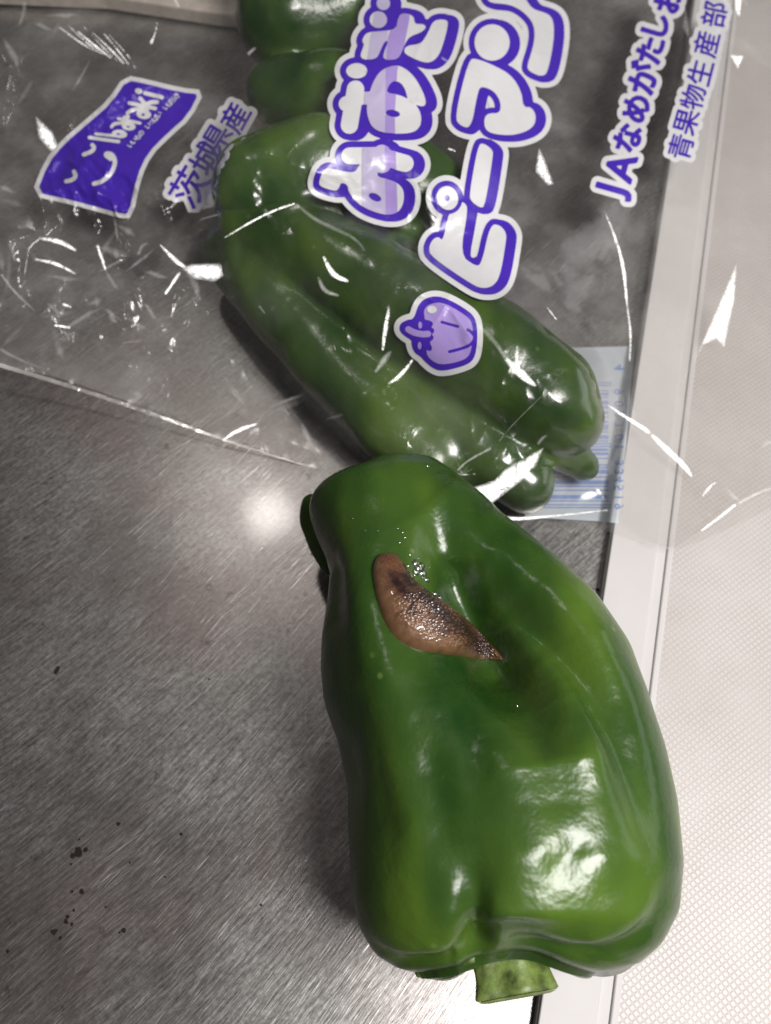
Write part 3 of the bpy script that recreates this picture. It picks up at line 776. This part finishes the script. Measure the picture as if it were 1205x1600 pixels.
# white swoosh between the ン strokes
band1 = sd_poly(X, Y, [(566, 350), (566, 250), (570, 130), (573, 100), (582, 40), (592, -20), (612, -20), (606, 50), (603, 100), (601, 250), (603, 350)])
band2 = sd_poly(X, Y, [(603, 350), (601, 250), (603, 110), (606, 60), (618, 20), (622, -20), (640, -20), (640, 30), (632, 70), (621, 110), (617, 180), (619, 250), (622, 350)])
put('lilac_band', X, Y, np.maximum(FW1+.3, band1), M_PM, .00048, bag)
put('lilac_band', X, Y, np.maximum(FW1+.3, band2), M_PL, .00048, bag)

# little vegetable emblem
X, Y = local_grid(605, 440, 765, 600, 1.2)
eb = sd_poly(X, Y, chaikin(A2([(205, 1130), (240, 1093), (300, 1075), (370, 1088), (480, 1148), (542, 1200), (558, 1280), (552, 1400), (530, 1462), (480, 1492), (360, 1523), (300, 1513), (240, 1462), (225, 1440),
     (180, 1412), (163, 1360), (168, 1340), (120, 1312), (92, 1280), (97, 1240), (140, 1217), (180, 1213)]), 2))
fillp = sd_poly(X, Y, chaikin(A2([(236, 1160), (262, 1130), (310, 1114), (370, 1122), (470, 1180), (520, 1222), (533, 1290), (522, 1390), (505, 1435), (465, 1462), (360, 1486), (305, 1476), (262, 1440), (250, 1400), (262, 1300), (244, 1220)]), 2))
lines = polyu(X, Y, [('s', A2([(345, 1232), (440, 1258)]), 2.2), ('s', A2([(390, 1408), (470, 1388), (525, 1362), (545, 1320), (520, 1290), (500, 1278)]), 2.4),
     ('s', A2([(250, 1228), (288, 1240), (262, 1262), (298, 1285), (262, 1300), (292, 1325), (258, 1345), (280, 1395), (262, 1390)]), 2.8), ('p', A2([(225, 1200), (262, 1235), (280, 1290), (270, 1350), (255, 1400), (225, 1420)]))])
put('emblem_backing', X, Y, eb-9, M_PW, .00012, bag); put('emblem_outline', X, Y, eb, M_PP, .00024, bag)
put('emblem_fill', X, Y, np.maximum(fillp, -lines), M_PL, .00036, bag)
put('emblem_fill', X, Y, polyu(X, Y, [('s', A2([(145, 1275), (180, 1295), (230, 1305), (262, 1302)]), 5), ('e', ell(A2([(216, 1250)])[0], 3, 5.5)), ('e', ell(A2([(212, 1372)])[0], 3, 6))]), M_PL, .00036, bag)
put('emblem_shine', X, Y, sd_poly(X, Y, ell(A2([(286, 1157)])[0], 7.5, 6)), M_PW, .00048, bag)

# flag logo
X, Y = local_grid(35, 100, 335, 355, 1.2)
FO = [(195, 117), (231, 124), (283, 137), (321, 141), (299, 185), (266, 214), (237, 243), (221, 277), (207, 341), (190, 341), (153, 331), (105, 318), (48, 306), (69, 252), (94, 221), (137, 184), (169, 156)]
fo = sd_poly(X, Y, chaikin(FO, 1)); B1 = tr((80, 120), 7.53); B2 = tr((180, 130), 10.04)
put('flag_backing', X, Y, fo, M_PW, .00012, bag); put('flag_field', X, Y, fo+7.2, M_PP, .00024, bag)
face_ = [('s', B1([(485, 802), (512, 832), (480, 880), (385, 915)]), 3.2), ('s', B1([(270, 1115), (292, 1160), (265, 1208), (178, 1230)]), 3.3),
         ('s', B1([(505, 1258), (600, 1232), (695, 1155), (748, 1050), (752, 970), (715, 910), (655, 898), (640, 925), (700, 965)]), 3.4)]
word = [('s', B1([(450, 715), (795, 762)]), 2.7), ('s', B1([(525, 672), (800, 700)]), 2.3), ('e', ell(B1([(805, 672)])[0], 12, 6.6, 8)),
        ('e', ell(B1([(912, 582)])[0], 11, 6.6, 8)), ('s', B1([(712, 588), (735, 556), (830, 540), (950, 548)]), 2.6), ('s', B1([(792, 492), (1045, 545)]), 2.4), ('s', B1([(860, 478), (905, 470)]), 2.9),
        ('e', ell(B2([(450, 488)])[0], 11.6, 7.4, 8)), ('s', B2([(195, 470), (240, 425), (370, 400), (500, 418)]), 3.0), ('s', B2([(225, 312), (628, 396)]), 3.0),
        ('s', B2([(395, 240), (480, 340)]), 3.2), ('s', B2([(470, 335), (560, 300), (655, 295)]), 3.3), ('s', B2([(470, 155), (735, 222)]), 3.2), ('e', ell(B2([(370, 125)])[0], 6, 4.4, 15))]
fw = polyu(X, Y, word); fw = np.maximum(fw, -polyu(X, Y, [('e', ell(B1([(790, 672)])[0], 3.4, 1.4, 8)), ('e', ell(B1([(905, 587)])[0], 3, 1.3, 8)), ('e', ell(B2([(440, 494)])[0], 2.7, 2.0))]))
put('flag_face', X, Y, polyu(X, Y, face_), M_PW, .00036, bag); put('flag_word', X, Y, fw, M_PW, .00036, bag)

# type
def glyph_segs(ch):
    cu = bpy.data.curves.new('glyph', 'FONT'); cu.body = ch; cu.align_x = 'LEFT'; cu.resolution_u = 3
    o = bpy.data.objects.new('glyph', cu); COL.objects.link(o)
    dg = bpy.context.evaluated_depsgraph_get(); me = bpy.data.meshes.new_from_object(o.evaluated_get(dg))
    v = np.array([x.co[:2] for x in me.vertices]); e = {}
    for p in me.polygons:
        ks = list(p.vertices)
        for a, b in zip(ks, ks[1:]+ks[:1]): key = (min(a, b), max(a, b)); e[key] = e.get(key, 0)+1
    segs = [(v[a], v[b]) for (a, b), n in e.items() if n == 1]
    bpy.data.objects.remove(o); bpy.data.curves.remove(cu); bpy.data.meshes.remove(me)
    return segs, v
GC = {}
def glyph_sdf(X, Y, ch, c, size, rdir, updir, wscale=1.0):
    if ch not in GC:
        s, v = glyph_segs(ch); GC[ch] = (s, v.min(0), v.max(0))
    s, lo, hi = GC[ch]; mid = (lo+hi)/2
    if 'jis' not in GC: pass
    f = lambda p: (c[0]+((p[0]-mid[0])*wscale*rdir[0]+(p[1]-mid[1])*updir[0])*size, c[1]+((p[0]-mid[0])*wscale*rdir[1]+(p[1]-mid[1])*updir[1])*size)
    segs = [(np.array(f(a)), np.array(f(b))) for a, b in s]
    R = size*.9; box = (np.abs(X-c[0]) < R+12) & (np.abs(Y-c[1]) < R+12); F = np.full(X.shape, 1e3)
    x = X[box]; y = Y[box]; d = np.full(x.shape, 1e18)
    for a, b in segs:
        w = b-a; l2 = max(w@w, 1e-12); t = np.clip(((x-a[0])*w[0]+(y-a[1])*w[1])/l2, 0, 1); d = np.minimum(d, (x-a[0]-t*w[0])**2+(y-a[1]-t*w[1])**2)
    d = np.sqrt(d); F[box] = np.where(inside(x, y, segs), -d, d); return F
def text_line(chars, wt, out, name, mat=M_PP, step=1.0, back=True):
    xs = [c[1] for c in chars]; ys = [c[2] for c in chars]; m = 42
    X, Y = local_grid(min(xs)-m, max(min(ys)-m, -30), max(xs)+m, max(ys)+m, step); F = np.full(X.shape, 1e3)
    for ch, x, y, s, ang in chars:
        a = math.radians(ang); r = (math.cos(a), -math.sin(a)); u = (r[1], -r[0])
        F = np.minimum(F, glyph_sdf(X, Y, ch, (x, y), s, r, u))
    if back: put(name+'_backing', X, Y, F-out, M_PW, .00012, bag)
    put(name, X, Y, F-wt, mat, .00024 if back else .0004, bag)
text_line([('茨', 296, 291, 60, 59), ('城', 322, 247, 49, 59), ('県', 339, 216, 45, 59), ('産', 367, 184, 45, 61)], .7, 8.5, 'origin_text')
text_line([('J', 959, 300, 62, 74), ('A', 970, 261, 62, 74), ('な', 981, 215, 47, 73), ('め', 994, 169, 47, 73), ('が', 1004, 121, 50, 73), ('た', 1016, 78, 46, 74), ('し', 1025, 38, 46, 75), ('お', 1044, -2, 46, 76)],
          1.9, 10, 'producer_text')
text_line([('青', 1064, 229, 41, 74), ('果', 1073, 190, 42, 74), ('物', 1083, 152, 40, 75), ('生', 1094, 113, 42, 76), ('産', 1104, 69, 42, 77), ('部', 1116, 22, 42, 78)], .5, 8, 'section_text')
tiny = 'いいもの いっぱい いばらき'
text_line([(ch, 204+i*5.55, 226-i*5.9, 10.5, 46) for i, ch in enumerate(tiny) if ch != ' '], .25, 0, 'flag_small_text', M_PW, .6, False)

# barcode label, printed on the lower film and read through it in mirror writing
def low_z(X, Y): return under_z(X, Y)+.0006
X, Y = local_grid(800, 530, 1010, 840, 2.0)
lab = sd_poly(X, Y, [(820, 545), (992, 541), (986, 600), (978, 700), (966, 818), (945, 815), (820, 808)])
put('barcode_label', X, Y, lab, M_LAB, .0001, bag, low_z)
X, Y = local_grid(838, 592, 956, 800, .8)
bars = np.full(X.shape, 1e3); code = '10100010110100111011001100100110111101001110101010110110010000101011100100111010010001110100101'
y = 597.0; w = 197.0/95
for i, c in enumerate(code):
    if c == '1':
        d = np.maximum(np.abs(Y-(y+w*(i+.5)))-w*.5, np.abs(X-(895 if i not in (0, 2, 46, 48, 92, 94) else 901))-(56 if i not in (0, 2, 46, 48, 92, 94) else 60)); bars = np.minimum(bars, d)
put('barcode_bars', X, Y, np.maximum(bars, -(X-846)), M_BAR, .0002, bag, low_z)
X, Y = local_grid(945, 555, 990, 805, .8); F = np.full(X.shape, 1e3)
for ch, yy in zip('4903301334519', (574, 612, 631, 647, 663, 683, 698, 723, 737, 749, 762, 777, 791)):
    F = np.minimum(F, glyph_sdf(X, Y, ch, (967.5, yy), 21, (0, 1), (-1, 0), .95))
put('barcode_digits', X, Y, F-.35, M_BAR, .0002, bag, low_z)

# ------------------------------------------------------------------ crease highlights and flaps on the film
def half(p, lamp):
    v = CAM-p; v /= np.linalg.norm(v); l = lamp-p; l /= np.linalg.norm(l); h = v+l; return h/np.linalg.norm(h)
FR = random.Random(5); SOFT = 4.0
def fold(poly, lift=.0016, lamp=MAIN, mat=None, rough=.35, name='crease_glint', aim=1.0, step=1.4):
    """pale sheet shaped as the highlight of a crease its face turned to the lamp"""
    if mat is None: mat = FR.choice(M_GLINT_FOLDS if name == 'crease_glint' else M_GLINT_FOLDS[:1])
    poly = np.array(poly, float); x0, y0 = poly.min(0)-4; x1, y1 = poly.max(0)+4
    X, Y = local_grid(x0, y0, x1, y1, step); F = sd_poly(X, Y, poly)+1.0*fade_noise(X, Y, 7, int(x0) % 50, 3)+.15
    if not (F < 0).any(): return
    c = poly.mean(0); zc = float(film_z(np.array([c[0]]), np.array([c[1]]))[0])+lift
    p, f = ms(X, Y, F); c3 = P(c[0], c[1], zc); n = half(c3, lamp); n = n*aim+np.array([0, 0, 1.0])*(1-aim); n /= np.linalg.norm(n)
    ray = P(p[:, 0], p[:, 1], 0)-CAM; t = ((c3-CAM)@n)/(ray@n); pt = CAM+ray*t[:, None]
    zb = film_z(p[:, 0], p[:, 1])+.0004; dz = pt[:, 2]-zb
    ln = fade_noise(p[:, 0], p[:, 1], 16, int(y0) % 40, 3)*.00006*rough*3
    q = pt+(n*ln[:, None])
    dd, _ = seg_dist(p[:, 0], p[:, 1], poly, True); al = np.clip((dd+.2)/min(9.0, max(1.8, dd.max()*.85)), 0, 1)
    mesh_obj(name, q, f, mat, bag, True, np.repeat(al[:, None], 3, 1))
def streak(pts, widths, **kw):
    pts = chaikin(pts, 2, False); d = np.gradient(pts, axis=0); d /= np.linalg.norm(d, axis=1, keepdims=True)+1e-9
    nrm = np.stack([-d[:, 1], d[:, 0]], -1); w = np.interp(np.linspace(0, 1, len(pts)), np.linspace(0, 1, len(widths)), widths)[:, None]/2
    fold(np.vstack([pts+nrm*w, (pts-nrm*w)[::-1]]), **kw)
fold([(283, 420), (300, 412), (350, 411), (390, 406), (378, 414), (335, 441), (305, 436)], name='film_flap')
fold([(735, 776), (742, 760), (772, 750), (790, 732), (851, 698), (838, 728), (815, 752), (766, 790), (750, 792)], name='film_flap', step=1.2, lift=.006)
streak([(350, 372), (395, 345), (430, 328), (461, 318)], [1.5, 3.5, 4, 3])
streak([(462, 318), (490, 342), (525, 358), (560, 375), (577, 405), (573, 440)], [3, 7, 8, 6, 3, 1.5])
streak([(950, 633), (978, 652), (1010, 672), (1016, 678)], [2, 6, 6, 3]); streak([(1018, 679), (1045, 705), (1070, 728), (1082, 746)], [4, 10, 9, 2])
fold([(1152, 408), (1148, 470), (1140, 505), (1132, 545), (1120, 530), (1099, 540), (1064, 602), (1060, 606), (1090, 552), (1112, 500), (1130, 460)])
streak([(1096, 829), (1125, 808), (1150, 788)], [2, 4, 5]); streak([(1152, 788), (1180, 772), (1208, 762)], [6, 6, 5]); streak([(1134, 762), (1146, 776), (1156, 782)], [2, 7, 3])
streak([(1098, 775), (1108, 762), (1120, 752)], [2, 4, 1.5]); streak([(1188, 700), (1198, 692), (1208, 690)], [2, 7, 6])
streak([(945, 330), (962, 372), (975, 418), (979, 470), (986, 520), (984, 565)], [1, 4, 6, 3.5, 4, 2])
fold([(842, 228), (852, 250), (866, 288), (856, 290), (836, 268)]); fold([(1140, 85), (1163, 87), (1153, 109)]); fold([(1148, -5), (1160, -5), (1156, 28), (1149, 18)])
streak([(16, 378), (24, 408)], [10, 4]); streak([(2, 428), (22, 456), (55, 486)], [4, 5, 1]); streak([(152, 383), (160, 405), (166, 425)], [4, 5, 2]); streak([(216, 398), (222, 383), (232, 380)], [5, 6, 3])
streak([(250, 382), (275, 408), (290, 418)], [2, 8, 4]); streak([(258, 460), (275, 435), (282, 425)], [4, 6, 2]); fold([(55, 180), (82, 205), (95, 235), (78, 236), (60, 215)]); streak([(30, 40), (38, 18), (38, 2)], [4, 7, 9])
for k in range(7): streak([(92+k*13, 42+k*2-(k % 2)*6), (130+k*12, 70+k*3), (158+k*9, 84+k*4)], [1, random.uniform(2, 5), 1])
streak([(236, 68), (243, 52), (246, 34)], [4, 2.5, 1]); streak([(387, 85), (400, 74)], [6, 5]); streak([(272, -4), (280, 12)], [8, 4]); streak([(98, 475), (112, 480)], [3, 4]); streak([(85, 508), (110, 512)], [3, 5])
streak([(60, 372), (92, 376), (120, 392)], [2, 9, 3]); streak([(55, 405), (90, 412), (118, 428)], [2, 6, 2]); streak([(0, 545), (18, 556), (50, 570), (92, 585)], [6, 6, 3, 1]); streak([(190, 536), (235, 531)], [2, 2])
streak([(348, 688), (372, 672), (405, 661)], [3, 8, 2]); streak([(405, 478), (414, 490)], [3, 2]); streak([(440, 636), (452, 648)], [3, 5]); streak([(200, 640), (260, 655)], [.8, .8])
streak([(598, 548), (602, 515), (608, 480)], [3, 8, 3]); streak([(586, 582), (602, 560), (612, 548)], [4, 12, 3]); streak([(607, 600), (628, 585), (645, 562)], [3, 7, 3]); streak([(620, 596), (640, 572)], [3, 3])
streak([(497, 432), (506, 455), (530, 462)], [4, 9, 3]); streak([(505, 400), (520, 430), (545, 440)], [3, 10, 4]); streak([(715, 735), (730, 720), (768, 700)], [3, 4, 5])
for a in range(7):
    w = math.radians(200+a*26); streak([(722, 742), (722+22*math.cos(w), 742+22*math.sin(w))], [2, .8])
streak([(840, 694), (848, 684), (855, 680)], [4, 6, 3]); streak([(740, 500), (775, 535), (790, 560)], [3, 9, 5]); streak([(790, 560), (815, 585), (838, 604)], [6, 16, 3]); streak([(855, 480), (870, 500)], [2, 2])
streak([(690, 90), (700, 96)], [4, 3]); streak([(700, 232), (712, 236)], [3, 3]); streak([(772, 700), (800, 664), (850, 616), (884, 576)], [1, 1.6, 1.6, 1])
# soft sheen drawn as pale patches over the crumpled film, mostly at the left
M_GLINT_FOLDS = [mat_film('crumple_sheen', .10, (.80, .77, .76), 1.25, .42, 1.0, True)]
PR = random.Random(23)
for k in range(64):
    if k < 44: cx0, cy0 = PR.gauss(130, 95), PR.gauss(420, 75)
    elif k < 54: cx0, cy0 = PR.gauss(80, 50), PR.gauss(90, 50)
    elif k < 60: cx0, cy0 = PR.gauss(470, 60), PR.gauss(650, 25)
    else: cx0, cy0 = PR.gauss(1150, 30), PR.gauss(60, 40)
    if cy0 > 545+cx0*.33 or cx0 < -10 or (50 < cx0 < 320 and 115 < cy0 < 345): continue
    L_ = PR.uniform(12, 42); W_ = PR.uniform(3, 10); an = PR.gauss(.5, .9); c_, s_ = math.cos(an), math.sin(an)
    pl = [(-L_, 0), (-L_*.3, -W_*PR.uniform(.4, 1)), (L_*.4, -W_*PR.uniform(.3, 1)), (L_, W_*PR.uniform(-.5, .5)), (L_*.3, W_*PR.uniform(.2, 1)), (-L_*.4, W_*PR.uniform(.1, .7))]
    fold([(cx0+x*c_-y*s_, cy0+x*s_+y*c_) for x, y in pl], lamp=SPOT if k % 2 else MAIN, name='sheen_patch', step=1.6)
# sealed edges of the bag
streak([(-8, 568), (90, 597), (180, 627), (250, 651), (360, 691), (460, 722), (545, 750)], [7, 6, 6, 5, 4, 3, 3], mat=M_SEAM, name='sealed_edge', aim=.2)
streak([(772, 806), (800, 812), (870, 806), (950, 797)], [8, 7, 3, 2], mat=M_FOLD, name='bag_mouth_edge')
streak([(1010, 846), (1035, 856), (1060, 858)], [1.5, 2, 1.5], mat=M_SEAM, name='bag_mouth_edge', aim=.3)

# ------------------------------------------------------------------ slime and drops
sp = [(654, 888, 9), (648, 880, 7), (660, 896, 8), (667, 906, 5), (650, 894, 6), (658, 884, 6), (686, 934, 7), (680, 928, 5), (690, 938, 4), (597, 946, 5), (612, 986, 3), (668, 728, 3), (570, 829, 1.6), (590, 829, 2), (624, 848, 2.5),
      (629, 832, 3), (633, 840, 2.5), (622, 826, 1.6), (550, 810, 2), (546, 806, 1.4), (654, 872, 2), (640, 866, 2), (671, 887, 2), (808, 1102, 3)]
for _ in range(16): sp.append((random.gauss(656, 9), random.gauss(888, 12), random.uniform(1, 3)))
bd = beads('slime_beads', sp); tag(bd, 'small clear beads of wet slime on the front pepper around the slug', 'slime', kind='stuff')

# ------------------------------------------------------------------ specks on the counter and board
def specks(name, pts, zf, label, cat):
    vs = []; fs = []
    for x, y, r in pts:
        c = P(x, y, zf); k = len(vs); n = 9; vs.append((c[0], c[1], zf+.00006))
        for q in range(n):
            w = q*2*math.pi/n; rr = r*.00012*random.uniform(.6, 1.25); vs.append((c[0]+math.cos(w)*rr, c[1]+math.sin(w)*rr, zf+.00004))
        for q in range(n): fs.append((k, k+1+q, k+1+(q+1) % n))
    o = mesh_obj(name, vs, fs, M_GRIME, None, False); tag(o, label, cat, kind='stuff')
pts = [(122, 1333, 9), (114, 1336, 5), (134, 1328, 4), (111, 1350, 3), (113, 1393, 3), (128, 1394, 5), (85, 1456, 6), (94, 1466, 3), (106, 1432, 3), (115, 1422, 3), (112, 1445, 3), (193, 1454, 4), (187, 1457, 2), (88, 1048, 6), (90, 1044, 4), (185, 1288, 4),
       (283, 1303, 3), (203, 1348, 2), (327, 1061, 2), (12, 1486, 3), (408, 1414, 2), (124, 1312, 2), (486, 866, 2), (103, 1440, 4), (135, 1325, 2), (258, 1370, 2), (165, 1417, 2)]
specks('grime_specks', pts, .0001, 'scattered black grime specks on the dark lower-left steel', 'grime')
specks('rust_specks', [(910, 915, 5), (917, 920, 7), (925, 922, 5), (902, 921, 4), (934, 921, 4), (915, 912, 3)], .0001, 'brown grime on the steel between the pepper and the board rim', 'grime')

# ------------------------------------------------------------------ things behind, seen through the film
def slab(name, poly, z0, z1, mat, label, cat):
    a = [tuple(P(x, y, z0)[:2]) for x, y in poly]; o = prism(name, a[::-1], z0, z1, mat, None, .0008); tag(o, label, cat); return o
slab('plastic_tray', [(-60, 4), (170, 14), (340, 40), (376, 44), (352, -70), (-60, -70)], .0012, .006, mat_plain('cream_plastic', (.46, .41, .36), .5), 'cream plastic tray corner behind the bag at the top left', 'tray')
